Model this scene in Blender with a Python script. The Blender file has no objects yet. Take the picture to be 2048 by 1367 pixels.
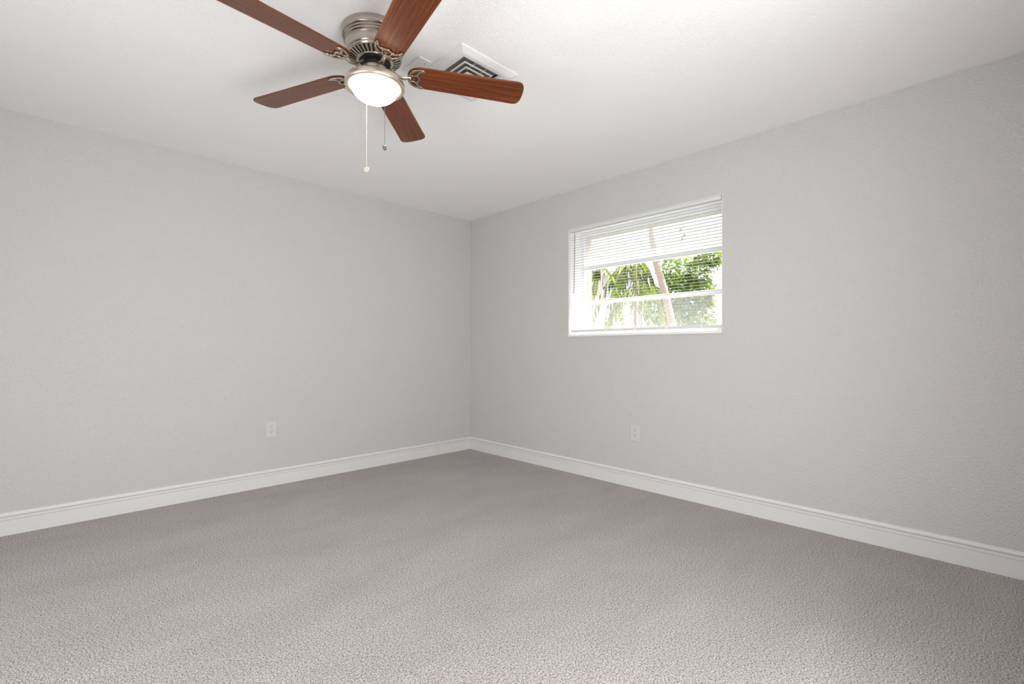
import bpy, bmesh, math, random
from mathutils import Vector, Matrix, Euler

random.seed(7)
scene = bpy.context.scene
col = scene.collection
PI = math.pi
R = math.radians

# ------------------------------------------------------------------ camera
# The room: far corner at the origin, left wall in the plane y = 0, right wall in the plane x = 0.
H = 2.44                       # ceiling height
RX, RY = -4.43, -4.14          # the two walls behind the camera
F_PX, YAW, HORIZON = 950.76, 45.879, 698.1
cam_data = bpy.data.cameras.new('camera')
cam = bpy.data.objects.new('camera', cam_data)
col.objects.link(cam)
cam.location = (-3.2309, -3.9763, 1.0641)
cam.rotation_euler = (R(90), 0, R(YAW - 90))
cam_data.sensor_fit = 'HORIZONTAL'
cam_data.sensor_width = 36.0
cam_data.lens = F_PX / 2048 * 36.0
cam_data.shift_y = (HORIZON - 683.5) / 2048
cam_data.clip_start = 0.02
scene.camera = cam

# ------------------------------------------------------------------ light and exposure
world = bpy.data.worlds.new('sky')
scene.world = world
world.use_nodes = True
wn = world.node_tree
wn.nodes['Background'].inputs['Color'].default_value = (0.93, 0.97, 1.0, 1)
wn.nodes['Background'].inputs['Strength'].default_value = 2.1

def light(name, kind, energy, color, loc, rot, **kw):
    d = bpy.data.lights.new(name, kind)
    d.energy = energy
    d.color = color
    for k, v in kw.items():
        setattr(d, k, v)
    o = bpy.data.objects.new(name, d)
    o.location = loc
    o.rotation_euler = rot
    col.objects.link(o)
    return o

# sun high over the garden side of the house
sun_dir = Vector((-0.44, 0.27, -0.86))
light('sun', 'SUN', 19.0, (1.0, 0.96, 0.9), (3, 3, 8), sun_dir.to_track_quat('-Z', 'Y').to_euler(), angle=R(1.0))
# fill lamp outside an unseen, assumed doorway behind the camera
light('unseen_doorway_fill', 'AREA', 39.0, (1.0, 0.988, 0.97), (-2.22, RY - 0.16, 1.0), (R(90 + 18), 0, 0),
      shape='RECTANGLE', size=1.2, size_y=1.8)
# second fill lamp, at an unseen side opening added to even the light
light('added_side_fill', 'AREA', 28.0, (0.985, 0.992, 1.0), (RX - 0.10, -2.45, 1.12), (0, R(-64), 0),
      shape='RECTANGLE', size=1.0, size_y=1.9)

vs = scene.view_settings
vs.view_transform = 'Standard'
vs.look = 'None'
vs.exposure = 0.0
vs.gamma = 1.0
vs.use_curve_mapping = False
scene.cycles.max_bounces = 10
scene.cycles.diffuse_bounces = 6
scene.cycles.transparent_max_bounces = 24
scene.cycles.sample_clamp_indirect = 10.0
scene.cycles.use_denoising = True

# ------------------------------------------------------------------ materials
def nodes_of(name):
    m = bpy.data.materials.new(name)
    m.use_nodes = True
    nt = m.node_tree
    b = nt.nodes['Principled BSDF']
    return m, nt, b

def simple(name, color, rough=0.5, metal=0.0, **kw):
    m, nt, b = nodes_of(name)
    b.inputs['Base Color'].default_value = (*color, 1)
    b.inputs['Roughness'].default_value = rough
    b.inputs['Metallic'].default_value = metal
    for k, v in kw.items():
        b.inputs[k].default_value = v
    return m

def tex_coord(nt, scale=None):
    tc = nt.nodes.new('ShaderNodeTexCoord')
    out = tc.outputs['Object']
    if scale:
        mp = nt.nodes.new('ShaderNodeMapping')
        mp.inputs['Scale'].default_value = scale
        nt.links.new(out, mp.inputs['Vector'])
        out = mp.outputs['Vector']
    return out

def noise(nt, vec, scale, detail=2.0, rough=0.5, dist=0.0):
    n = nt.nodes.new('ShaderNodeTexNoise')
    n.inputs['Scale'].default_value = scale
    n.inputs['Detail'].default_value = detail
    n.inputs['Roughness'].default_value = rough
    n.inputs['Distortion'].default_value = dist
    nt.links.new(vec, n.inputs['Vector'])
    return n.outputs['Fac']

def ramp(nt, fac, stops):
    r = nt.nodes.new('ShaderNodeValToRGB')
    e = r.color_ramp.elements
    while len(e) < len(stops):
        e.new(0.5)
    for el, (p, c) in zip(e, stops):
        el.position = p
        el.color = (*c, 1) if len(c) == 3 else c
    nt.links.new(fac, r.inputs['Fac'])
    return r.outputs['Color']

def math_node(nt, op, a, b=None, c=None):
    n = nt.nodes.new('ShaderNodeMath')
    n.operation = op
    for i, v in enumerate((a, b, c)):
        if v is None:
            continue
        if isinstance(v, (int, float)):
            n.inputs[i].default_value = v
        else:
            nt.links.new(v, n.inputs[i])
    return n.outputs[0]

def bump(nt, b, height, strength, distance):
    n = nt.nodes.new('ShaderNodeBump')
    n.inputs['Strength'].default_value = strength
    n.inputs['Distance'].default_value = distance
    nt.links.new(height, n.inputs['Height'])
    nt.links.new(n.outputs['Normal'], b.inputs['Normal'])

def mat_wall():                                     # greige paint over orange-peel texture
    m, nt, b = nodes_of('greige_wall_paint')
    b.inputs['Base Color'].default_value = (0.605, 0.600, 0.585, 1)
    b.inputs['Roughness'].default_value = 0.7
    b.inputs['Specular IOR Level'].default_value = 0.25
    v = tex_coord(nt)
    f = noise(nt, v, 95, 3, 0.55)
    g = ramp(nt, f, [(0.42, (0, 0, 0)), (0.62, (1, 1, 1))])
    bump(nt, b, g, 0.5, 0.004)
    return m

def mat_ceiling():                                  # knock-down texture, heavier than the walls
    m, nt, b = nodes_of('white_ceiling_texture')
    b.inputs['Base Color'].default_value = (0.92, 0.92, 0.915, 1)
    b.inputs['Roughness'].default_value = 0.75
    b.inputs['Specular IOR Level'].default_value = 0.2
    v = tex_coord(nt)
    f = noise(nt, v, 125, 4, 0.55, 0.4)
    g = ramp(nt, f, [(0.43, (0, 0, 0)), (0.60, (1, 1, 1))])
    w = noise(nt, v, 2.2, 2)
    h = math_node(nt, 'MULTIPLY', g, math_node(nt, 'MULTIPLY_ADD', w, 1.4, 0.1))
    bump(nt, b, h, 0.36, 0.005)
    return m

def mat_carpet():                                   # cut-pile carpet, taupe yarns of several tones
    m, nt, b = nodes_of('taupe_cut_pile_carpet')
    v = tex_coord(nt)
    fine = noise(nt, v, 320, 2, 0.6)
    mid = noise(nt, v, 160, 1, 0.5)
    speck = math_node(nt, 'MULTIPLY_ADD', mid, 0.55, math_node(nt, 'MULTIPLY', fine, 0.55))
    c = ramp(nt, speck, [(0.395, (0.075, 0.058, 0.052)), (0.48, (0.455, 0.392, 0.366)), (0.57, (0.66, 0.598, 0.572)), (0.69, (0.92, 0.875, 0.855))])
    # pile leaning this way and that after vacuuming
    lay = noise(nt, tex_coord(nt, (1.0, 2.6, 1.0)), 1.3, 3, 0.55, 0.6)
    k = math_node(nt, 'MULTIPLY_ADD', lay, 0.34, 0.73)
    mx = nt.nodes.new('ShaderNodeVectorMath')
    mx.operation = 'SCALE'
    nt.links.new(c, mx.inputs[0])
    nt.links.new(k, mx.inputs['Scale'])
    nt.links.new(mx.outputs[0], b.inputs['Base Color'])
    b.inputs['Roughness'].default_value = 0.95
    b.inputs['Specular IOR Level'].default_value = 0.1
    b.inputs['Sheen Weight'].default_value = 0.25
    b.inputs['Sheen Roughness'].default_value = 0.5
    bump(nt, b, speck, 1.0, 0.012)
    return m

def mat_wood(name, base, dark, light_, rough=0.28):  # long grain along local x
    m, nt, b = nodes_of(name)
    v = tex_coord(nt, (1.2, 44.0, 8.0))
    g1 = noise(nt, v, 1.6, 5, 0.6, 0.8)
    g2 = noise(nt, tex_coord(nt, (5.0, 170.0, 40.0)), 1.5, 2, 0.5)
    f = math_node(nt, 'MULTIPLY_ADD', g2, 0.28, math_node(nt, 'MULTIPLY', g1, 0.78))
    c = ramp(nt, f, [(0.36, dark), (0.52, base), (0.68, light_)])
    nt.links.new(c, b.inputs['Base Color'])
    b.inputs['Roughness'].default_value = rough
    b.inputs['Specular IOR Level'].default_value = 0.32
    b.inputs['Coat Weight'].default_value = 0.22
    b.inputs['Coat Roughness'].default_value = 0.25
    return m

def mat_glass(name, haze, glow=0.0):                          # a pane, clear or with white mixed in
    m = bpy.data.materials.new(name)
    m.use_nodes = True
    nt = m.node_tree
    nt.nodes.clear()
    out = nt.nodes.new('ShaderNodeOutputMaterial')
    tr = nt.nodes.new('ShaderNodeBsdfTransparent')
    gl = nt.nodes.new('ShaderNodeBsdfGlossy')
    gl.inputs['Roughness'].default_value = 0.03
    lw = nt.nodes.new('ShaderNodeLayerWeight')
    lw.inputs['Blend'].default_value = 0.5
    fr = math_node(nt, 'MULTIPLY_ADD', math_node(nt, 'POWER', lw.outputs['Facing'], 5.0), 0.5, 0.02)
    mix = nt.nodes.new('ShaderNodeMixShader')
    nt.links.new(fr, mix.inputs[0])
    nt.links.new(tr.outputs[0], mix.inputs[1])
    nt.links.new(gl.outputs[0], mix.inputs[2])
    last = mix.outputs[0]
    if haze:
        tl = nt.nodes.new('ShaderNodeBsdfTranslucent')
        tl.inputs['Color'].default_value = (0.95, 0.97, 0.97, 1)
        m2 = nt.nodes.new('ShaderNodeMixShader')
        m2.inputs[0].default_value = haze
        df = nt.nodes.new('ShaderNodeBsdfDiffuse')
        df.inputs['Color'].default_value = (0.95, 0.97, 0.97, 1)
        m3 = nt.nodes.new('ShaderNodeMixShader')
        m3.inputs[0].default_value = glow
        nt.links.new(df.outputs[0], m3.inputs[1])
        nt.links.new(tl.outputs[0], m3.inputs[2])
        tl = m3
        nt.links.new(last, m2.inputs[1])
        nt.links.new(tl.outputs[0], m2.inputs[2])
        last = m2.outputs[0]
    nt.links.new(last, out.inputs['Surface'])
    return m

def mat_thin(name, color, trans, rough=0.5):        # thin matter that lets some light through
    m = bpy.data.materials.new(name)
    m.use_nodes = True
    nt = m.node_tree
    b = nt.nodes['Principled BSDF']
    b.inputs['Base Color'].default_value = (*color, 1)
    b.inputs['Roughness'].default_value = rough
    tl = nt.nodes.new('ShaderNodeBsdfTranslucent')
    tl.inputs['Color'].default_value = (*color, 1)
    mx = nt.nodes.new('ShaderNodeMixShader')
    mx.inputs[0].default_value = trans
    nt.links.new(b.outputs[0], mx.inputs[1])
    nt.links.new(tl.outputs[0], mx.inputs[2])
    nt.links.new(mx.outputs[0], nt.nodes['Material Output'].inputs['Surface'])
    return m

def mat_leaf(name, c1, c2):
    m = mat_thin(name, c1, 0.4, 0.45)
    nt = m.node_tree
    v = tex_coord(nt)
    c = ramp(nt, noise(nt, v, 7.0, 2), [(0.35, c1), (0.65, c2)])
    nt.links.new(c, nt.nodes['Principled BSDF'].inputs['Base Color'])
    for n in nt.nodes:
        if n.type == 'BSDF_TRANSLUCENT':
            nt.links.new(c, n.inputs['Color'])
    return m

def mat_brushed(name, color, rough):
    m, nt, b = nodes_of(name)
    v = tex_coord(nt, (3, 3, 260))
    f = noise(nt, v, 3.0, 2)
    c = ramp(nt, f, [(0.3, tuple(x * 0.9 for x in color)), (0.7, color)])
    nt.links.new(c, b.inputs['Base Color'])
    b.inputs['Metallic'].default_value = 1.0
    b.inputs['Roughness'].default_value = rough
    return m

M = {
    'wall': mat_wall(),
    'ceiling': mat_ceiling(),
    'carpet': mat_carpet(),
    'trim': simple('white_trim_paint', (0.74, 0.735, 0.715), 0.4),
    'reveal': simple('white_reveal_paint', (0.86, 0.86, 0.85), 0.6),
    'frame': simple('white_window_metal', (0.88, 0.89, 0.93), 0.4),
    'tan': simple('tan_stucco', (0.50, 0.37, 0.29), 0.9),
    'glass': mat_glass('clear_glass', 0.0),
    'glare_top': mat_glass('sky_glare_upper_glass', 0.40, 0.12),  # overexposed sky put into the pane as a white veil
    'haze_low': mat_glass('whitened_lower_glass', 0.15, 0.0),  # pane with a little white mixed in
    'slat': mat_thin('white_vinyl_slat', (0.60, 0.60, 0.60), 0.03),
    'blind': simple('white_blind_metal', (0.72, 0.72, 0.71), 0.45),
    'clip': simple('white_plastic_clip', (0.85, 0.85, 0.84), 0.4),
    'cord': simple('white_ladder_cord', (0.8, 0.8, 0.8), 0.8),
    'wand': simple('smoky_clear_wand', (0.30, 0.30, 0.30), 0.25),
    'plate': simple('painted_outlet_plate', (0.625, 0.620, 0.603), 0.5),
    'slot': simple('dark_slot', (0.03, 0.028, 0.025), 0.7),
    'screw': simple('steel_screw', (0.5, 0.48, 0.45), 0.4, 1.0),
    'vent': simple('white_vent_enamel', (0.80, 0.80, 0.79), 0.45),
    'duct': simple('dark_duct', (0.035, 0.032, 0.03), 0.8),
    'damper': simple('grey_damper_metal', (0.40, 0.39, 0.37), 0.5, 0.2),
    'nickel': mat_brushed('brushed_nickel', (0.48, 0.43, 0.375), 0.27),
    'nickel_lit': mat_brushed('lamplit_satin_nickel', (0.70, 0.62, 0.54), 0.40),  # nickel lightened to carry the lamp's bloom on the pan
    'nickel_cast': simple('cast_nickel', (0.52, 0.47, 0.41), 0.24, 1.0),
    'black': simple('black_motor', (0.012, 0.011, 0.010), 0.5),
    'blade': mat_wood('cherry_fan_blade', (0.135, 0.031, 0.0065), (0.065, 0.013, 0.003), (0.225, 0.066, 0.016)),
    'bead': simple('grey_bead_chain', (0.16, 0.155, 0.15), 0.45),
    'bead_pale': simple('pale_bead_chain', (0.78, 0.70, 0.63), 0.4, 0.3),
    'fob_dark': simple('smoky_crystal_fob', (0.22, 0.22, 0.22), 0.15, 0.5),
    'fob_pink': simple('rosy_glass_fob', (0.72, 0.58, 0.53), 0.25),
    'grass': simple('dry_lawn', (0.075, 0.10, 0.04), 0.95),
    'concrete': simple('pale_concrete', (0.68, 0.67, 0.65), 0.9),
    'render': simple('lavender_grey_render', (0.80, 0.76, 0.82), 0.9),
    'white_paint': simple('white_exterior_paint', (0.85, 0.85, 0.85), 0.6),
    'roof': simple('grey_roof_shingle', (0.30, 0.29, 0.28), 0.9),
    'bark': simple('pinkish_brown_bark', (0.46, 0.315, 0.265), 0.9),
    'pod': simple('dark_seed_pod', (0.03, 0.028, 0.02), 0.6),
    'palm_green': mat_leaf('palm_leaf', (0.03, 0.075, 0.006), (0.34, 0.42, 0.05)),
    'bush_green': mat_leaf('bush_leaf', (0.045, 0.13, 0.015), (0.33, 0.45, 0.06)),
    'pale_green': mat_leaf('pale_leaf', (0.09, 0.16, 0.035), (0.30, 0.38, 0.11)),
}

# frosted lamp bowl: gives off the light of the bulbs inside it
mb = bpy.data.materials.new('lit_frosted_glass')
mb.use_nodes = True
b = mb.node_tree.nodes['Principled BSDF']
b.inputs['Base Color'].default_value = (0.9, 0.87, 0.82, 1)
b.inputs['Roughness'].default_value = 0.35
b.inputs['Emission Color'].default_value = (1.0, 0.83, 0.64, 1)
b.inputs['Emission Strength'].default_value = 17.0
M['bowl'] = mb

# ------------------------------------------------------------------ helpers
def obj(name, bm, mat, parent=None, smooth=None, kind=None):
    me = bpy.data.meshes.new(name)
    bmesh.ops.recalc_face_normals(bm, faces=bm.faces)
    bm.to_mesh(me)
    bm.free()
    if mat:
        me.materials.append(mat)
    if smooth is not None:
        for p in me.polygons:
            p.use_smooth = True
        if smooth > 0:
            me.set_sharp_from_angle(angle=R(smooth))
    o = bpy.data.objects.new(name, me)
    col.objects.link(o)
    if parent:
        o.parent = parent
    if kind:
        o['kind'] = kind
    return o

def thing(name, label, cat, loc=(0, 0, 0), rotz=0.0, group=None):
    o = bpy.data.objects.new(name, None)
    o.empty_display_size = 0.1
    col.objects.link(o)
    o.location = loc
    o.rotation_euler = (0, 0, rotz)
    o['label'] = label
    o['category'] = cat
    if group:
        o['group'] = group
    return o

def tag(o, label, cat, group=None):
    o['label'] = label
    o['category'] = cat
    if group:
        o['group'] = group
    return o

def box(bm, lo, hi, bevel=0.0, mat=None):
    x0, y0, z0 = lo
    x1, y1, z1 = hi
    vs_ = [bm.verts.new(c) for c in ((x0, y0, z0), (x1, y0, z0), (x1, y1, z0), (x0, y1, z0),
                                    (x0, y0, z1), (x1, y0, z1), (x1, y1, z1), (x0, y1, z1))]
    fs = [bm.faces.new([vs_[i] for i in f]) for f in ((0, 3, 2, 1), (4, 5, 6, 7), (0, 1, 5, 4), (1, 2, 6, 5), (2, 3, 7, 6), (3, 0, 4, 7))]
    if bevel:
        es = {e for f in fs for e in f.edges}
        bmesh.ops.bevel(bm, geom=list(es), offset=bevel, segments=2, profile=0.5, affect='EDGES')
    return bm

def boxes(*items, bevel=0.0):
    bm = bmesh.new()
    for lo, hi in items:
        box(bm, lo, hi, bevel)
    return bm

def lathe(profile, n=64, bm=None, center=(0, 0, 0)):
    bm = bm or bmesh.new()
    rings = []
    for r, z in profile:
        if r < 1e-5:
            rings.append([bm.verts.new((center[0], center[1], center[2] + z))])
        else:
            rings.append([bm.verts.new((center[0] + r * math.cos(2 * PI * i / n), center[1] + r * math.sin(2 * PI * i / n), center[2] + z)) for i in range(n)])
    for a, c in zip(rings, rings[1:]):
        for i in range(n):
            j = (i + 1) % n
            if len(a) == 1 and len(c) == 1:
                continue
            if len(a) == 1:
                bm.faces.new((a[0], c[i], c[j]))
            elif len(c) == 1:
                bm.faces.new((a[i], c[0], a[j]))
            else:
                bm.faces.new((a[i], c[i], c[j], a[j]))
    return bm

def tube(bm, pts, rad, n=8, cap=True):
    pts = [Vector(p) for p in pts]
    rads = rad if isinstance(rad, (list, tuple)) else [rad] * len(pts)
    up = Vector((0, 0, 1))
    prev = None
    for i, p in enumerate(pts):
        t = (pts[min(i + 1, len(pts) - 1)] - pts[max(i - 1, 0)]).normalized()
        u = t.cross(up)
        if u.length < 1e-3:
            u = t.cross(Vector((1, 0, 0)))
        u.normalize()
        v = t.cross(u).normalized()
        ring = [bm.verts.new(p + (u * math.cos(2 * PI * k / n) + v * math.sin(2 * PI * k / n)) * rads[i]) for k in range(n)]
        if prev:
            for k in range(n):
                bm.faces.new((prev[k], prev[(k + 1) % n], ring[(k + 1) % n], ring[k]))
        elif cap:
            bm.faces.new(ring[::-1])
        prev = ring
    if cap:
        bm.faces.new(prev)
    return bm

def extrude_profile(prof, p0, p1, out, bm=None):
    """sweep a (depth, height) profile straight from p0 to p1, depth running along 'out'"""
    bm = bm or bmesh.new()
    p0, p1, out = Vector(p0), Vector(p1), Vector(out)
    a = [bm.verts.new(p0 + out * d + Vector((0, 0, h))) for d, h in prof]
    c = [bm.verts.new(p1 + out * d + Vector((0, 0, h))) for d, h in prof]
    n = len(prof)
    for i in range(n):
        j = (i + 1) % n
        bm.faces.new((a[i], a[j], c[j], c[i]))
    bm.faces.new(a[::-1])
    bm.faces.new(c)
    return bm

def plate_from_outline(outlines, depth, bevel, name='plate'):
    """flat plate in the xy plane from closed outlines (inner ones become holes), as bmesh"""
    cu = bpy.data.curves.new(name, 'CURVE')
    cu.dimensions = '2D'
    cu.fill_mode = 'BOTH'
    cu.extrude = depth / 2
    cu.bevel_depth = bevel
    cu.bevel_resolution = 2
    for pts, smooth in outlines:
        if smooth:
            sp = cu.splines.new('BEZIER')
            sp.bezier_points.add(len(pts) - 1)
            for bp, p in zip(sp.bezier_points, pts):
                bp.co = (p[0], p[1], 0)
                bp.handle_left_type = bp.handle_right_type = 'VECTOR' if len(p) > 2 else 'AUTO'
            sp.resolution_u = 6
        else:
            sp = cu.splines.new('POLY')
            sp.points.add(len(pts) - 1)
            for bp, p in zip(sp.points, pts):
                bp.co = (p[0], p[1], 0, 1)
        sp.use_cyclic_u = True
    tmp = bpy.data.objects.new(name + '_tmp', cu)
    col.objects.link(tmp)
    dg = bpy.context.evaluated_depsgraph_get()
    dg.update()
    me = bpy.data.meshes.new_from_object(tmp.evaluated_get(dg))
    bm = bmesh.new()
    bm.from_mesh(me)
    bpy.data.meshes.remove(me)
    bpy.data.objects.remove(tmp)
    bpy.data.curves.remove(cu)
    bmesh.ops.remove_doubles(bm, verts=bm.verts, dist=1e-5)
    return bm

# ------------------------------------------------------------------ room shell
W_Y0, W_Y1, W_Z0, W_Z1 = -2.669, -1.350, 1.173, 2.106     # window opening in the right wall
T = 0.24
bm = bmesh.new()
# carpet sheet finely divided is not needed: one slab
box(bm, (RX - 0.1, RY - 0.1, -0.12), (0.0, 0.0, 0.0))
obj('floor', bm, M['carpet'], kind='structure')
VC = (-1.7295, -2.109, H)                                   # centre of the air register, whose throat opens through the ceiling
vx0, vx1, vy0, vy1 = VC[0] - 0.1125, VC[0] + 0.1125, VC[1] - 0.1125, VC[1] + 0.1125
obj('ceiling', boxes(((RX - 0.2, RY - 0.2, H), (vx0, 0.2, H + 0.16)), ((vx1, RY - 0.2, H), (T, 0.2, H + 0.16)),
                     ((vx0, RY - 0.2, H), (vx1, vy0, H + 0.16)), ((vx0, vy1, H), (vx1, 0.2, H + 0.16))), M['ceiling'], kind='structure')
obj('wall_left', boxes(((RX - 0.2, 0.0, -0.1), (T, 0.2, H))), M['wall'], kind='structure')
obj('wall_right', boxes(((0, RY - 0.2, -0.1), (T, W_Y0, H)), ((0, W_Y1, -0.1), (T, 0.0, H)),
                        ((0, W_Y0, -0.1), (T, W_Y1, W_Z0)), ((0, W_Y0, W_Z1), (T, W_Y1, H))), M['wall'], kind='structure')
D_X0, D_X1, D_Z1 = -2.88, -1.55, 2.08                      # assumed doorway behind the camera, placed to let its fill lamp in
obj('wall_back', boxes(((RX, RY - 0.14, -0.1), (D_X0, RY, H)), ((D_X1, RY - 0.14, -0.1), (0, RY, H)),
                       ((D_X0, RY - 0.14, D_Z1), (D_X1, RY, H))), M['wall'], kind='structure')
S_Y0, S_Y1, S_Z0, S_Z1 = -3.45, -1.45, 0.60, 1.90          # unseen opening added in the side wall for its fill lamp
obj('wall_side', boxes(((RX - 0.09, RY - 0.2, -0.1), (RX, S_Y0, H)), ((RX - 0.09, S_Y1, -0.1), (RX, 0, H)),
                       ((RX - 0.09, S_Y0, -0.1), (RX, S_Y1, S_Z0)), ((RX - 0.09, S_Y0, S_Z1), (RX, S_Y1, H))), M['wall'], kind='structure')
obj('wall_outside', boxes(((T, RY - 0.2, -0.1), (T + 0.08, W_Y0 + 0.016, H + 0.16)), ((T, W_Y1 - 0.016, -0.1), (T + 0.08, 0.2, H + 0.16)),
                          ((T, W_Y0 + 0.016, -0.1), (T + 0.08, W_Y1 - 0.016, W_Z0 + 0.03)),
                          ((T, W_Y0 + 0.016, W_Z1 - 0.038), (T + 0.08, W_Y1 - 0.016, H + 0.16))), M['tan'], kind='structure')

BASE = [(0, 0), (0.0145, 0), (0.0145, 0.0850), (0.0085, 0.0860), (0.0085, 0.0880), (0.0135, 0.0890), (0.0135, 0.1030), (0.0030, 0.1040),
        (0.0030, 0.1080), (0.0118, 0.1090), (0.0122, 0.114), (0.0105, 0.120), (0.0065, 0.125), (0.002, 0.1275), (0, 0.1275)]
o = obj('baseboard_left', extrude_profile(BASE, (RX, 0, 0), (0, 0, 0), (0, -1, 0)), M['trim'], kind='structure')
o = obj('baseboard_right', extrude_profile(BASE, (0, 0, 0), (0, RY, 0), (-1, 0, 0)), M['trim'], kind='structure')
obj('baseboard_side', extrude_profile(BASE, (RX, RY, 0), (RX, 0, 0), (1, 0, 0)), M['trim'], kind='structure')
obj('baseboard_back', extrude_profile(BASE, (D_X1, RY, 0), (0, RY, 0), (0, 1, 0)), M['trim'], kind='structure')

# ------------------------------------------------------------------ window_1: three stacked panes set deep in the wall
win = bpy.data.objects.new('window_1', None)
col.objects.link(win)
win.location = (0.20, (W_Y0 + W_Y1) / 2, W_Z0)
win['kind'] = 'structure'
WC = Vector(win.location)
def wbm(*items, bevel=0.0):
    bm_ = boxes(*[(Vector(lo) - WC, Vector(hi) - WC) for lo, hi in items], bevel=bevel)
    return bm_
SILL = 0.017
JW, HW, BW = 0.016, 0.038, 0.050
fz0 = W_Z0 + SILL
obj('frame', wbm(((0.195, W_Y0, fz0), (0.238, W_Y0 + JW, W_Z1)), ((0.195, W_Y1 - JW, fz0), (0.238, W_Y1, W_Z1)),
                 ((0.195, W_Y0 + JW, W_Z1 - HW), (0.238, W_Y1 - JW, W_Z1)), ((0.195, W_Y0 + JW, fz0), (0.238, W_Y1 - JW, fz0 + BW)), bevel=0.002), M['frame'], win)
for zc in (1.783, 1.479):
    obj('rail', wbm(((0.192, W_Y0 + JW, zc - 0.017), (0.232, W_Y1 - JW, zc + 0.017)), bevel=0.003), M['frame'], win)
for z0, z1, mt in ((1.800, W_Z1 - HW, 'glare_top'), (1.496, 1.766, 'glass'), (fz0 + BW, 1.462, 'haze_low')):
    obj('pane', wbm(((0.214, W_Y0 + JW, z0), (0.218, W_Y1 - JW, z1))), M[mt], win)
# white reveal lining and the sill with its thin front edge
obj('sill', wbm(((-0.013, W_Y0 - 0.0, W_Z0), (0.195, W_Y1, W_Z0 + SILL)), bevel=0.002), M['reveal'], win)
obj('reveal', wbm(((0.001, W_Y1 - 0.003, fz0), (0.195, W_Y1, W_Z1)), ((0.001, W_Y0, fz0), (0.195, W_Y0 + 0.003, W_Z1)),
                  ((0.001, W_Y0 + 0.003, W_Z1 - 0.003), (0.195, W_Y1 - 0.003, W_Z1))), M['reveal'], win)
lt = boxes(((-0.022, -0.010, -0.006), (0.0, 0.010, 0.004)), ((-0.016, -0.026, -0.014), (-0.008, 0.022, -0.006)), bevel=0.0015)
lo_ = obj('latch', lt, M['clip'], win)
lo_.location = Vector((0.195, -2.02, W_Z1 - HW + 0.006)) - WC

# ------------------------------------------------------------------ the blind
BX = 0.030                                                  # plane of the slats
by0, by1 = W_Y0 + 0.010, W_Y1 - 0.008
blind = thing('window_blind', 'white one-inch mini blind with open slats hanging in the small high window', 'blind', (BX, (by0 + by1) / 2, W_Z1 - 0.004))
BC = Vector(blind.location)
def bbm(*items, bevel=0.0):
    return boxes(*[(Vector(lo) - BC, Vector(hi) - BC) for lo, hi in items], bevel=bevel)
bm = bbm(((0.006, by0, W_Z1 - 0.031), (0.050, by1, W_Z1 - 0.007)), bevel=0.0015)
for z in (W_Z1 - 0.008,):                                   # rolled lip along the top front edge
    box(bm, Vector((0.003, by0, z)) - BC, Vector((0.010, by1, z + 0.004)) - BC)
obj('headrail', bm, M['blind'], blind)
bm = bmesh.new()
pitch, zt, zb_ = 0.0226, W_Z1 - 0.052, 1.246
n = int((zt - zb_) / pitch) + 1
tilt = R(4)
for i in range(n):
    z = zt - i * pitch
    top = []
    cross = []
    for k in range(5):
        u = (k / 4 - 0.5) * 0.0254
        c = 0.0022 * (1 - (2 * k / 4 - 1) ** 2)
        x = u * math.cos(tilt) - c * math.sin(tilt)
        zz = u * math.sin(tilt) + c * math.cos(tilt)
        cross.append((x, zz))
    prof = [(x, zz + 0.00025) for x, zz in cross] + [(x, zz - 0.00025) for x, zz in reversed(cross)]
    a = [bm.verts.new((x, by0 - BC.y, z - BC.z + zz)) for x, zz in prof]
    c = [bm.verts.new((x, by1 - BC.y, z - BC.z + zz)) for x, zz in prof]
    m_ = len(prof)
    for j in range(m_):
        bm.faces.new((a[j], a[(j + 1) % m_], c[(j + 1) % m_], c[j]))
    bm.faces.new(a)
    bm.faces.new(c[::-1])
obj('slats', bm, M['slat'], blind)
obj('bottom_rail', bbm(((BX - 0.013, by0, 1.211), (BX + 0.013, by1, 1.231)), bevel=0.003), M['blind'], blind)
for y in (-1.463, -1.726, -1.992, -2.254, -2.518):
    bm = bmesh.new()
    for dx in (-0.0135, 0.0135):
        tube(bm, [Vector((BX + dx, y, W_Z1 - 0.03)) - BC, Vector((BX + dx, y, 1.222)) - BC], 0.0006, 5)
    obj('ladder_cord', bm, M['cord'], blind)
    bm = bbm(((BX - 0.0165, y - 0.009, 1.206), (BX - 0.0125, y + 0.009, 1.238)), bevel=0.0015)
    obj('clip', bm, M['clip'], blind)
bm = bmesh.new()
tube(bm, [Vector((-0.004, -1.424, 2.068)) - BC, Vector((-0.004, -1.423, 2.035)) - BC], 0.0015, 6)
tube(bm, [Vector((-0.004, -1.423, 2.04)) - BC, Vector((-0.004, -1.413, 1.545)) - BC], 0.0036, 6)
obj('tilt_wand', bm, M['wand'], blind)

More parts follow.
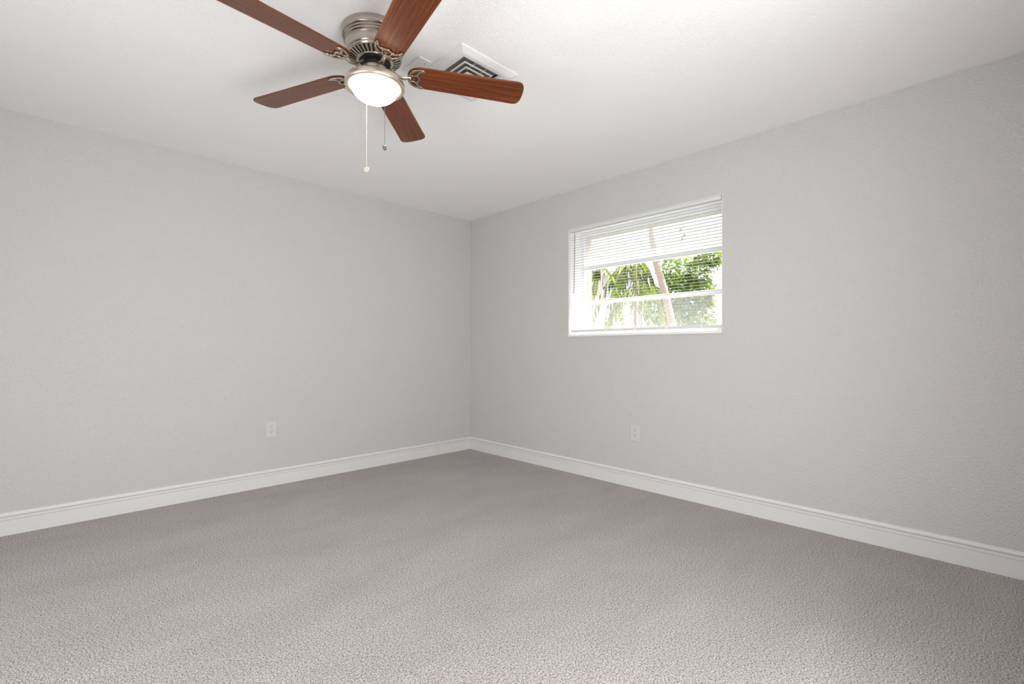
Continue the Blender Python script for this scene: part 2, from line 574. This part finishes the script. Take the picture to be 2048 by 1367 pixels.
# ------------------------------------------------------------------ wall outlets
def outlet(loc, rotz, label):
    t = thing('wall_outlet', label, 'outlet', loc, rotz, None)        # local: x along the wall, -y out of the wall
    obj('cover_plate', boxes(((-0.040, -0.006, -0.0625), (0.040, 0, 0.0625)), bevel=0.0018), M['plate'], t)
    for s in (1, -1):
        c = 0.0195 * s
        pts = []
        for k in range(32):
            a_ = 2 * PI * k / 32
            pts.append((max(-0.0145, min(0.0145, 0.0175 * math.cos(a_))), 0.0143 * math.sin(a_)))
        bm_ = bmesh.new()
        f0 = [bm_.verts.new((x, -0.0055, c + z)) for x, z in pts]
        f1 = [bm_.verts.new((x, -0.0078, c + z)) for x, z in pts]
        for k in range(32):
            bm_.faces.new((f0[k], f0[(k + 1) % 32], f1[(k + 1) % 32], f1[k]))
        bm_.faces.new(f1)
        bm_.faces.new(f0[::-1])
        r_ = obj('receptacle', bm_, M['plate'], t)
        bm_ = boxes(((-0.0076, -0.0081, c + 0.0005), (-0.0054, -0.0074, c + 0.0095)), ((0.0052, -0.0081, c + 0.0012), (0.0074, -0.0074, c + 0.0088)))
        bmesh.ops.create_cone(bm_, cap_ends=True, segments=12, radius1=0.0026, radius2=0.0026, depth=0.0008,
                              matrix=Matrix.Translation((0, -0.0078, c - 0.0072)) @ Matrix.Rotation(R(90), 4, 'X'))
        obj('slots', bm_, M['slot'], r_)
    bm_ = bmesh.new()
    bmesh.ops.create_uvsphere(bm_, u_segments=12, v_segments=6, radius=0.0032, matrix=Matrix.Translation((0, -0.0062, 0)) @ Matrix.Diagonal((1, 0.4, 1, 1)))
    obj('screw', bm_, M['plate'], t)
    return t
outlet((-1.997, 0, 0.440), 0, 'painted duplex outlet low on the left wall')
outlet((0, -2.011, 0.422), R(-90), 'painted duplex outlet on the right wall below the window')

# ------------------------------------------------------------------ ceiling register and the cover plate beside it

vent = thing('ceiling_vent', 'white square louvered air register on the ceiling behind the fan blade', 'vent', VC)
hs = 0.1785
bm = bmesh.new()
def sq(h, z):
    return [bm.verts.new((sx * h, sy * h, z)) for sx, sy in ((-1, -1), (1, -1), (1, 1), (-1, 1))]
prof = [(hs, 0.0), (hs, -0.005), (hs - 0.030, -0.017), (hs - 0.046, -0.018), (hs - 0.051, -0.011), (hs - 0.063, -0.009), (hs - 0.066, 0.004)]
rings = [sq(h, z) for h, z in prof]
for a, c in zip(rings, rings[1:]):
    for i in range(4):
        j = (i + 1) % 4
        bm.faces.new((a[i], a[j], c[j], c[i]))
obj('flange', bm, M['vent'], vent)
bm = bmesh.new()
for p, q in (((-0.112, -0.112, 0.0), (-0.1105, 0.112, 0.150)), ((0.1105, -0.112, 0.0), (0.112, 0.112, 0.150)),
             ((-0.1105, -0.112, 0.0), (0.1105, -0.1105, 0.150)), ((-0.1105, 0.1105, 0.0), (0.1105, 0.112, 0.150)), ((-0.112, -0.112, 0.150), (0.112, 0.112, 0.153))):
    box(bm, p, q)
obj('duct_box', bm, M['duct'], vent)
for k, (h0, h1) in enumerate(((0.0890, 0.0810), (0.0590, 0.0510), (0.028, 0.0))):
    bm = bmesh.new()
    if h1 > 0:
        prof = [(h0 - 0.001, -0.004), (h0, -0.006), (h1 + 0.001, -0.009), (h1, -0.008), (h0 - 0.003, -0.004)]
        rings = [sq(h, z) for h, z in prof]
        for a, c in zip(rings, rings[1:] + rings[:1]):
            for i in range(4):
                j = (i + 1) % 4
                bm.faces.new((a[i], a[j], c[j], c[i]))
        obj('louver', bm, M['vent'], vent)
    else:
        box(bm, (-h0, -h0, -0.010), (h0, h0, -0.004), 0.002)
        obj('center_plate', bm, M['vent'], vent)
bm = bmesh.new()
for k in range(26):                                          # thin damper fins deep in the throat
    u = -0.108 + k * 0.00864
    box(bm, (u, -0.110, 0.012), (u + 0.0026, 0.110, 0.024))
obj('damper_fins', bm, M['damper'], vent)
for u in (-0.035, 0.035):                                    # struts tying the rings together
    for y0, y1 in ((-0.111, -0.030), (0.030, 0.111)):
        obj('strut', boxes(((u - 0.0035, y0, -0.002), (u + 0.0035, y1, 0.004))), M['damper'], vent)

cp = thing('cover_plate', 'small flat white blanking plate with one screw between fan and register', 'cover plate', (-1.958, -2.00, H))
obj('plate', boxes(((-0.033, -0.075, -0.007), (0.033, 0.075, 0.0)), bevel=0.002), M['vent'], cp)
bm = bmesh.new()
bmesh.ops.create_uvsphere(bm, u_segments=12, v_segments=6, radius=0.0045, matrix=Matrix.Translation((0.016, -0.047, -0.0072)) @ Matrix.Diagonal((1, 1, 0.5, 1)))
obj('screw', bm, M['screw'], cp)

# ------------------------------------------------------------------ ceiling fan
FC = Vector((-2.2155, -2.0696, H))
fan = thing('ceiling_fan', 'brushed nickel hugger ceiling fan with five cherry blades and lit bowl', 'ceiling fan', FC)
def Z(z):
    return z - H
# housing against the ceiling
prof = [(0.0, 0.0), (0.134, 0.0), (0.1375, Z(2.437)), (0.1375, Z(2.411)), (0.1345, Z(2.407)), (0.1290, Z(2.4045)), (0.1285, Z(2.402)),
        (0.1325, Z(2.399)), (0.1325, Z(2.396)), (0.1275, Z(2.393)), (0.1272, Z(2.391)), (0.1295, Z(2.389)), (0.1290, Z(2.386)),
        (0.1235, Z(2.382)), (0.1232, Z(2.380)), (0.1245, Z(2.378)), (0.1225, Z(2.374)), (0.1200, Z(2.365)), (0.1170, Z(2.350)), (0.1145, Z(2.343)),
        (0.1130, Z(2.342)), (0.1130, Z(2.340)), (0.1150, Z(2.339)), (0.1145, Z(2.335)), (0.1110, Z(2.333)),
        (0.100, Z(2.337)), (0.080, Z(2.337)), (0.0, Z(2.337))]
obj('motor_housing', lathe(prof, 96), M['nickel'], fan, smooth=40)
# ring of slots under the motor
bm = bmesh.new()
NS = 34
for i in range(NS):
    a0 = 2 * PI * i / NS
    da = 2 * PI / NS
    ww = 0.52
    vsq = []
    for r_, z in ((0.111, 2.334), (0.109, 2.331), (0.074, 2.316), (0.071, 2.317)):
        vsq.append([bm.verts.new((r_ * math.cos(a0 + s * da * ww / 2), r_ * math.sin(a0 + s * da * ww / 2), Z(z))) for s in (-1, 1)])
    for (p, q) in zip(vsq, vsq[1:]):
        bm.faces.new((p[0], p[1], q[1], q[0]))
    ext = bmesh.ops.extrude_face_region(bm, geom=[f for f in bm.faces if all(v in sum(vsq, []) for v in f.verts)])
    bmesh.ops.translate(bm, vec=(0, 0, 0.003), verts=[e for e in ext['geom'] if isinstance(e, bmesh.types.BMVert)])
lathe([(0.115, Z(2.336)), (0.1125, Z(2.3315)), (0.108, Z(2.3300)), (0.107, Z(2.3335)), (0.115, Z(2.336))], 72, bm)
lathe([(0.077, Z(2.3170)), (0.074, Z(2.3135)), (0.066, Z(2.3135)), (0.064, Z(2.318)), (0.077, Z(2.3170))], 72, bm)
obj('slotted_ring', bm, M['nickel_cast'], fan, smooth=30)
obj('motor_core', lathe([(0.106, Z(2.3362)), (0.072, Z(2.3215)), (0.062, Z(2.318)), (0.060, Z(2.312)), (0.044, Z(2.310)), (0.044, Z(2.272)), (0.0, Z(2.272))], 64), M['black'], fan, smooth=40)
# switch housing and lamp pan
prof = [(0.0, Z(2.2865)), (0.050, Z(2.2865)), (0.0535, Z(2.285)), (0.0545, Z(2.282)), (0.0545, Z(2.268)), (0.060, Z(2.262)), (0.075, Z(2.256)), (0.098, Z(2.247)),
        (0.115, Z(2.237)), (0.1235, Z(2.228)), (0.1275, Z(2.217)), (0.1275, Z(2.209)), (0.1255, Z(2.203)), (0.1215, Z(2.200)), (0.1120, Z(2.2005)), (0.1030, Z(2.205)),
        (0.0995, Z(2.212)), (0.0, Z(2.2125))]
obj('lamp_pan', lathe(prof, 96), M['nickel_lit'], fan, smooth=40)
for k in range(3):
    a_ = R(20 + 120 * k)
    bm = bmesh.new()
    bmesh.ops.create_uvsphere(bm, u_segments=10, v_segments=6, radius=0.0035, matrix=Matrix.Translation((0.0550 * math.cos(a_), 0.0550 * math.sin(a_), Z(2.276))))
    obj('screw', bm, M['screw'], fan, smooth=0)
prof = [(0.0985, Z(2.2115)), (0.0985, Z(2.203))]
for k in range(1, 13):
    a_ = PI / 2 * k / 12
    prof.append((0.0985 * math.cos(a_), Z(2.203) - 0.062 * math.sin(a_)))
obj('light_bowl', lathe(prof, 64), M['bowl'], fan, smooth=0)

# one blade with its iron, then four copies; each sits a hair differently as on the real fan
R0, RT = 0.140, 0.664
def hw(r):
    return 0.0610 + (r - 0.2) / (RT - 0.2) * 0.0090
out = []
NR = 10
for k in range(NR + 1):                                      # rounded root, + side
    a_ = PI / 2 * k / NR
    out.append((0.205 - 0.065 * math.cos(a_), hw(0.205) * math.sin(a_) ** 0.75))
for r_ in (0.30, 0.40, 0.50, 0.58):
    out.append((r_, hw(r_)))
for k in range(17):                                          # softly squared tip
    w_ = 1.0 - (k / 16) ** 1.6
    out.append((RT - 0.042 * (1 - max(0.0, 1 - w_ ** 2.9) ** (1 / 2.9)), hw(RT) * w_))
half = out[:-1]
out = half + [(RT, 0.0)] + [(x, -y) for x, y in reversed(half[1:])]
bm_blade = plate_from_outline([(out, False)], 0.0040, 0.0008, 'blade')
me_blade = bpy.data.meshes.new('blade')
bm_blade.to_mesh(me_blade)
bm_blade.free()
me_blade.materials.append(M['blade'])
for p in me_blade.polygons:
    p.use_smooth = False

# blade iron: a winged plate pierced three times, plus the curved arm back to the flywheel
wing = [(0.139, 0.0), (0.142, 0.016), (0.150, 0.032), (0.163, 0.045), (0.182, 0.0530), (0.206, 0.0545), (0.212, 0.0505), (0.206, 0.0455), (0.192, 0.0385), (0.186, 0.0280), (0.186, 0.0180), (0.191, 0.0090), (0.194, 0.0)]
wing = wing + [(x, -y) for x, y in reversed(wing[1:-1])]
h1 = [(0.155, 0.0225), (0.164, 0.0355), (0.178, 0.0455), (0.1905, 0.0475), (0.182, 0.038), (0.1775, 0.029), (0.174, 0.0215)]
h2 = [(x, -y) for x, y in h1]
h3 = [(0.153, 0.0070), (0.163, 0.0145), (0.1755, 0.0165), (0.1835, 0.0110), (0.1865, 0.0), (0.1835, -0.0110), (0.1755, -0.0165), (0.163, -0.0145), (0.153, -0.0070)]
bm_iron = plate_from_outline([(wing, True), (h1, True), (h2, True), (h3, True)], 0.0030, 0.0012, 'blade_iron')
for v in bm_iron.verts:
    v.co.z -= 0.0072
arm_pts = [(0.060, 0, 0.020), (0.072, 0, 0.012), (0.085, 0, -0.002), (0.100, 0, -0.012), (0.118, 0, -0.0155), (0.136, 0, -0.012), (0.146, 0, -0.0085), (0.154, 0, -0.0078)]
wid = [0.013, 0.0145, 0.0135, 0.0110, 0.0085, 0.0080, 0.0085, 0.0065]
prev = None
for (x, y, z), w_ in zip(arm_pts, wid):
    ring = [bm_iron.verts.new((x, w_ * math.cos(2 * PI * k / 12), z + 0.0045 * math.sin(2 * PI * k / 12))) for k in range(12)]
    if prev:
        for k in range(12):
            bm_iron.faces.new((prev[k], prev[(k + 1) % 12], ring[(k + 1) % 12], ring[k]))
    else:
        bm_iron.faces.new(ring)
    prev = ring
bm_iron.faces.new(prev[::-1])
for x, y in ((0.151, 0.0),):
    bmesh.ops.create_uvsphere(bm_iron, u_segments=10, v_segments=6, radius=0.006, matrix=Matrix.Translation((x, y, -0.010)) @ Matrix.Diagonal((0.8, 0.8, 0.7, 1)))
bmesh.ops.recalc_face_normals(bm_iron, faces=bm_iron.faces)
me_iron = bpy.data.meshes.new('blade_iron')
bm_iron.to_mesh(me_iron)
bm_iron.free()
me_iron.materials.append(M['nickel_cast'])
for p in me_iron.polygons:
    p.use_smooth = True
me_iron.set_sharp_from_angle(angle=R(45))

PH, PIT, ZB = -0.51543, -0.17063, 2.2751
TW = [(-0.0199, -0.0168, -0.0268), (0.0049, 0.0025, -0.0183), (0.0038, 0.0024, -0.0341), (0.0300, 0.0065, -0.0299), (-0.0067, 0.0066, 0.0044)]
for k, (dp, dt, dr) in enumerate(TW):
    for nm, me in (('blade', me_blade), ('blade_iron', me_iron)):
        o = bpy.data.objects.new(nm, me)
        col.objects.link(o)
        o.parent = fan
        rot = Matrix.Rotation(PH + dp + k * 2 * PI / 5, 4, 'Z') @ Matrix.Rotation(-math.atan(dr), 4, 'Y') @ Matrix.Rotation(PIT + dt, 4, 'X')
        o.matrix_local = Matrix.Translation((0, 0, Z(ZB) - dr * 0.1)) @ rot

def chain(name, start, z_end, mat, conn):
    bm_ = bmesh.new()
    z = start[2]
    while z > z_end:
        bmesh.ops.create_icosphere(bm_, subdivisions=1, radius=0.0016, matrix=Matrix.Translation((start[0], start[1], z)))
        z -= 0.0029
    tube(bm_, [(start[0], start[1], start[2]), (start[0], start[1], z_end)], 0.0004, 5)
    if conn:
        tube(bm_, [(start[0], start[1], conn + 0.006), (start[0], start[1], conn)], 0.0022, 8)
    return obj(name, bm_, mat, fan, smooth=0)
fwd2 = Vector((0.69618, 0.71787))
rgt2 = Vector((0.71787, -0.69618))
near = fwd2 * -0.090 + rgt2 * 0.0666
c1 = chain('pull_chain', (near.x, near.y, Z(2.202)), Z(1.913), M['bead'], None)
bm = bmesh.new()
bmesh.ops.create_icosphere(bm, subdivisions=1, radius=0.0125, matrix=Matrix.Translation((near.x, near.y, Z(1.905))) @ Matrix.Diagonal((0.80, 0.80, 1.05, 1)))
obj('fob', bm, M['fob_dark'], c1)
far = fwd2 * 0.095 + rgt2 * -0.065
c2 = chain('pull_chain', (far.x, far.y, Z(2.235)), Z(1.900), M['bead_pale'], Z(2.05))
bm = bmesh.new()
mt = Matrix.Translation((far.x, far.y, Z(1.885))) @ Matrix.Rotation(math.atan2(fwd2.y, fwd2.x) + PI / 2, 4, 'Z') @ Matrix.Rotation(R(90), 4, 'X')
ringp = []
for k in range(24):
    for j in range(8):
        pass
for k in range(24):                                          # a small wheel with crossed spokes
    a_ = 2 * PI * k / 24
    ringp.append([bm.verts.new(mt @ Vector(((0.0100 + 0.0020 * math.cos(2 * PI * j / 8)) * math.cos(a_), (0.0100 + 0.0020 * math.cos(2 * PI * j / 8)) * math.sin(a_), 0.0020 * math.sin(2 * PI * j / 8)))) for j in range(8)])
for k in range(24):
    for j in range(8):
        bm.faces.new((ringp[k][j], ringp[(k + 1) % 24][j], ringp[(k + 1) % 24][(j + 1) % 8], ringp[k][(j + 1) % 8]))
for a_ in (R(45), R(135)):
    d = Vector((math.cos(a_), math.sin(a_), 0)) * 0.0098
    tube(bm, [mt @ -d, mt @ d], 0.0017, 6)
obj('fob', bm, M['fob_pink'], c2, smooth=40)

# ------------------------------------------------------------------ the garden beyond the window
obj('ground', boxes(((T + 0.08, -14, -0.4), (22, 14, -0.25))), M['grass'], kind='structure')
hs_ = thing('house', 'lavender-grey neighbouring house behind the palms outside the window', 'house', (8.0, 6.5, -0.25))
hb = Vector(hs_.location)
obj('wall', boxes((Vector((7.0, 3.60, -0.25)) - hb, Vector((9.0, 9.5, 3.1)) - hb)), M['render'], hs_)
bm = boxes((Vector((6.8, 3.4, 3.1)) - hb, Vector((9.2, 9.7, 3.2)) - hb))
obj('roof', bm, M['roof'], hs_)
obj('downspout', boxes((Vector((6.92, 3.56, -0.25)) - hb, Vector((7.0, 3.65, 3.1)) - hb), bevel=0.01), M['white_paint'], hs_)

def leaf(bm_, p, d, up, L, W):
    """a folded leaf of length L from p along d"""
    d = d.normalized()
    s = d.cross(up)
    if s.length < 1e-3:
        s = d.cross(Vector((1, 0, 0)))
    s.normalize()
    nrm = s.cross(d).normalized()
    drop = nrm * (-0.12 * L)
    b0 = bm_.verts.new(p)
    mid = p + d * L * 0.45
    m0 = bm_.verts.new(mid + drop * 0.2)
    l0 = bm_.verts.new(mid + s * W + nrm * W * 0.35)
    r0 = bm_.verts.new(mid - s * W + nrm * W * 0.35)
    tip = bm_.verts.new(p + d * L + drop)
    bm_.faces.new((b0, m0, l0))
    bm_.faces.new((b0, r0, m0))
    bm_.faces.new((m0, tip, l0))
    bm_.faces.new((m0, r0, tip))

def frond_bm(base, az, length, rise, droop, nleaf=26, ll=0.26, lw=0.011):
    bm_ = bmesh.new()
    pts = []
    for i in range(15):
        t = i / 14
        r_ = length * t
        pts.append(base + Vector((math.cos(az) * r_, math.sin(az) * r_, rise * t - droop * t * t)))
    tube(bm_, pts, [0.011 * (1 - 0.8 * i / 14) for i in range(15)], 5)
    for i in range(nleaf):
        t = 0.14 + 0.86 * i / nleaf
        f = t * 14
        j = min(int(f), 13)
        p = pts[j].lerp(pts[j + 1], f - j)
        tan = (pts[j + 1] - pts[j]).normalized()
        side = tan.cross(Vector((0, 0, 1))).normalized()
        k = ll * (0.55 + 0.9 * math.sin(PI * min(1, t * 0.9 + 0.1)))
        for s in (-1, 1):
            d = tan * random.uniform(0.5, 0.9) + side * s * random.uniform(0.35, 0.9) + Vector((0, 0, -0.55 + random.uniform(-0.3, 0.3)))
            leaf(bm_, p, d, Vector((0, 0, 1)), k, lw)
    return bm_

def palm(loc, height, fronds, label, stem_r=0.05, ll=0.26):
    t = thing('palm', label, 'palm', loc, 0, 'palms outside the window')
    obj('trunk', tube(bmesh.new(), [(0, 0, 0), (0.02, 0.0, height * 0.5), (0, 0, height)], [stem_r * 1.2, stem_r, stem_r * 0.8], 10), M['bark'], t, smooth=0)
    for az, ln, rise, droop in fronds:
        obj('frond', frond_bm(Vector((0, 0, height)), R(az), ln, rise, droop, 22, ll, 0.016), M['palm_green'], t)
    return t
palm((1.9, -0.36, -0.25), 2.36, [(75, 0.30, 0.02, 0.85), (105, 0.36, 0.10, 0.95), (262, 0.40, 0.05, 0.95), (290, 0.25, 0.10, 0.8)],
     'slender palm with fronds hanging straight down, nearest the left jamb outside the window', 0.020, 0.10)
palm((3.4, 0.06, -0.25), 2.72, [(10, 0.6, 0.15, 1.0), (72, 0.65, 0.10, 1.3), (100, 0.9, 0.25, 1.6), (118, 0.45, 0.0, 1.3), (160, 0.6, 0.05, 1.2), (215, 0.5, 0.05, 1.2), (252, 0.42, 0.05, 1.5), (280, 0.55, 0.12, 1.6), (300, 0.40, 0.25, 1.1)],
     'full palm with wide arching fronds just left of the leaning trunk', 0.040, 0.20)
palm((6.4, 1.75, -0.25), 2.75, [(20, 0.9, 0.4, 1.2), (80, 1.0, 0.3, 1.3), (115, 0.9, 0.2, 1.4), (150, 0.9, 0.2, 1.2), (200, 0.8, 0.2, 1.2), (250, 0.9, 0.2, 1.6), (285, 1.0, 0.4, 1.4), (330, 1.0, 0.3, 1.3)],
     'palm farther back by the grey house, seen between the nearer palms', 0.05, 0.3)

def crown_bm(centers, n, L, W, jitter):
    bm_ = bmesh.new()
    for c, rad in centers:
        c = Vector(c)
        for i in range(n):
            v = Vector((random.gauss(0, 1), random.gauss(0, 1), random.gauss(0, 1))).normalized()
            p = c + Vector((v.x * rad[0], v.y * rad[1], v.z * rad[2])) * random.uniform(0.45, 1.0)
            d = v * 0.6 + Vector((random.uniform(-1, 1), random.uniform(-1, 1), random.uniform(-0.9, 0.3)))
            leaf(bm_, p, d, Vector((0.2, 0.1, 1)), L * random.uniform(0.7, 1.25), W)
    return bm_

tr = thing('tree', 'leaning pinkish-brown tree trunk rising across the middle pane outside', 'tree', (4.9, -0.10, -0.25))
obj('trunk', tube(bmesh.new(), [(0, 0, 0), (0, 0.10, 0.7), (0, 0.31, 1.75), (0, 0.44, 2.31), (0, 0.63, 2.93), (0, 0.72, 3.4), (0.05, 0.80, 4.3)],
                  [0.085, 0.078, 0.07, 0.066, 0.062, 0.056, 0.04], 12), M['bark'], tr, smooth=0)
bm = bmesh.new()
for a_ in range(9):
    az = a_ * 2.4
    z = 3.80 + 0.04 * a_
    p0 = Vector((0.04, 0.76 + 0.01 * a_, z))
    tube(bm, [p0, p0 + Vector((math.cos(az) * 0.5, math.sin(az) * 0.5, 0.18)), p0 + Vector((math.cos(az) * 1.0, math.sin(az) * 1.0, 0.25))], [0.02, 0.012, 0.005], 6)
obj('branches', bm, M['bark'], tr)
obj('foliage', crown_bm([((0.04 + 0.8 * math.cos(a_), 0.8 + 0.8 * math.sin(a_), 4.35 + 0.1 * math.sin(3 * a_)), (0.35, 0.5, 0.3)) for a_ in (0.3, 1.3, 2.3, 3.4, 4.4, 5.4)], 90, 0.13, 0.028, 1), M['pale_green'], tr)

for y, z in ((0.15, 3.46), (0.08, 3.35), (0.12, 3.29)):         # three dark pods hanging on a fine twig
    bm = tube(bmesh.new(), [(0.0, 0.25, 3.98), (0, y + 0.01, z + 0.25), (0, y, z)], 0.003, 5)
    bmesh.ops.create_uvsphere(bm, u_segments=10, v_segments=8, radius=0.022, matrix=Matrix.Translation((0, y, z)) @ Matrix.Diagonal((1, 1, 1.5, 1)))
    obj('seed_pod', bm, M['pod'], tr, smooth=0)

def shrub(loc, blobs, n, label, mat, L=0.12, W=0.03):
    t = thing('shrub', label, 'shrub', loc, 0, 'shrubs outside the window')
    bm_ = bmesh.new()
    for c, rad in blobs:
        c = Vector(c)
        tube(bm_, [(0, 0, 0), (c.x * 0.4, c.y * 0.4, c.z * 0.55), tuple(c)], [0.025, 0.016, 0.006], 6)
    obj('stems', bm_, M['bark'], t)
    obj('foliage', crown_bm(blobs, n, L, W, 1), mat, t)
    return t
shrub((6.0, 0.28, -0.25), [((0, 0.55, 2.95), (0.35, 0.2, 0.35)), ((0, 0.25, 2.85), (0.4, 0.25, 0.4)), ((0, -0.05, 2.85), (0.4, 0.22, 0.35)), ((0, 0.50, 2.40), (0.35, 0.2, 0.35)), ((0, 0.15, 2.45), (0.4, 0.25, 0.35)), ((0, -0.15, 2.45), (0.35, 0.15, 0.25)), ((0, 0.4, 1.9), (0.35, 0.3, 0.3)), ((0, -0.1, 1.95), (0.35, 0.3, 0.3)), ((0, -0.3, 3.15), (0.3, 0.25, 0.2))], 200,
      'dense leafy shrub filling the right half of the middle pane', M['bush_green'], 0.13, 0.034)
shrub((8.6, 0.7, -0.25), [((0, 1.8, 2.4), (0.5, 0.5, 0.6)), ((0, 1.4, 2.6), (0.5, 0.6, 0.6)), ((0, 0.8, 2.6), (0.5, 0.5, 0.6)), ((0, 1.7, 1.6), (0.5, 0.5, 0.5)), ((0, 1.0, 1.6), (0.5, 0.7, 0.5)), ((0, 0.0, 1.7), (0.5, 0.7, 0.4)), ((0, -0.9, 1.6), (0.5, 0.6, 0.4))], 200,
      'broad hedge-like shrub farthest back beyond the palms and trunk', M['pale_green'], 0.18, 0.05)
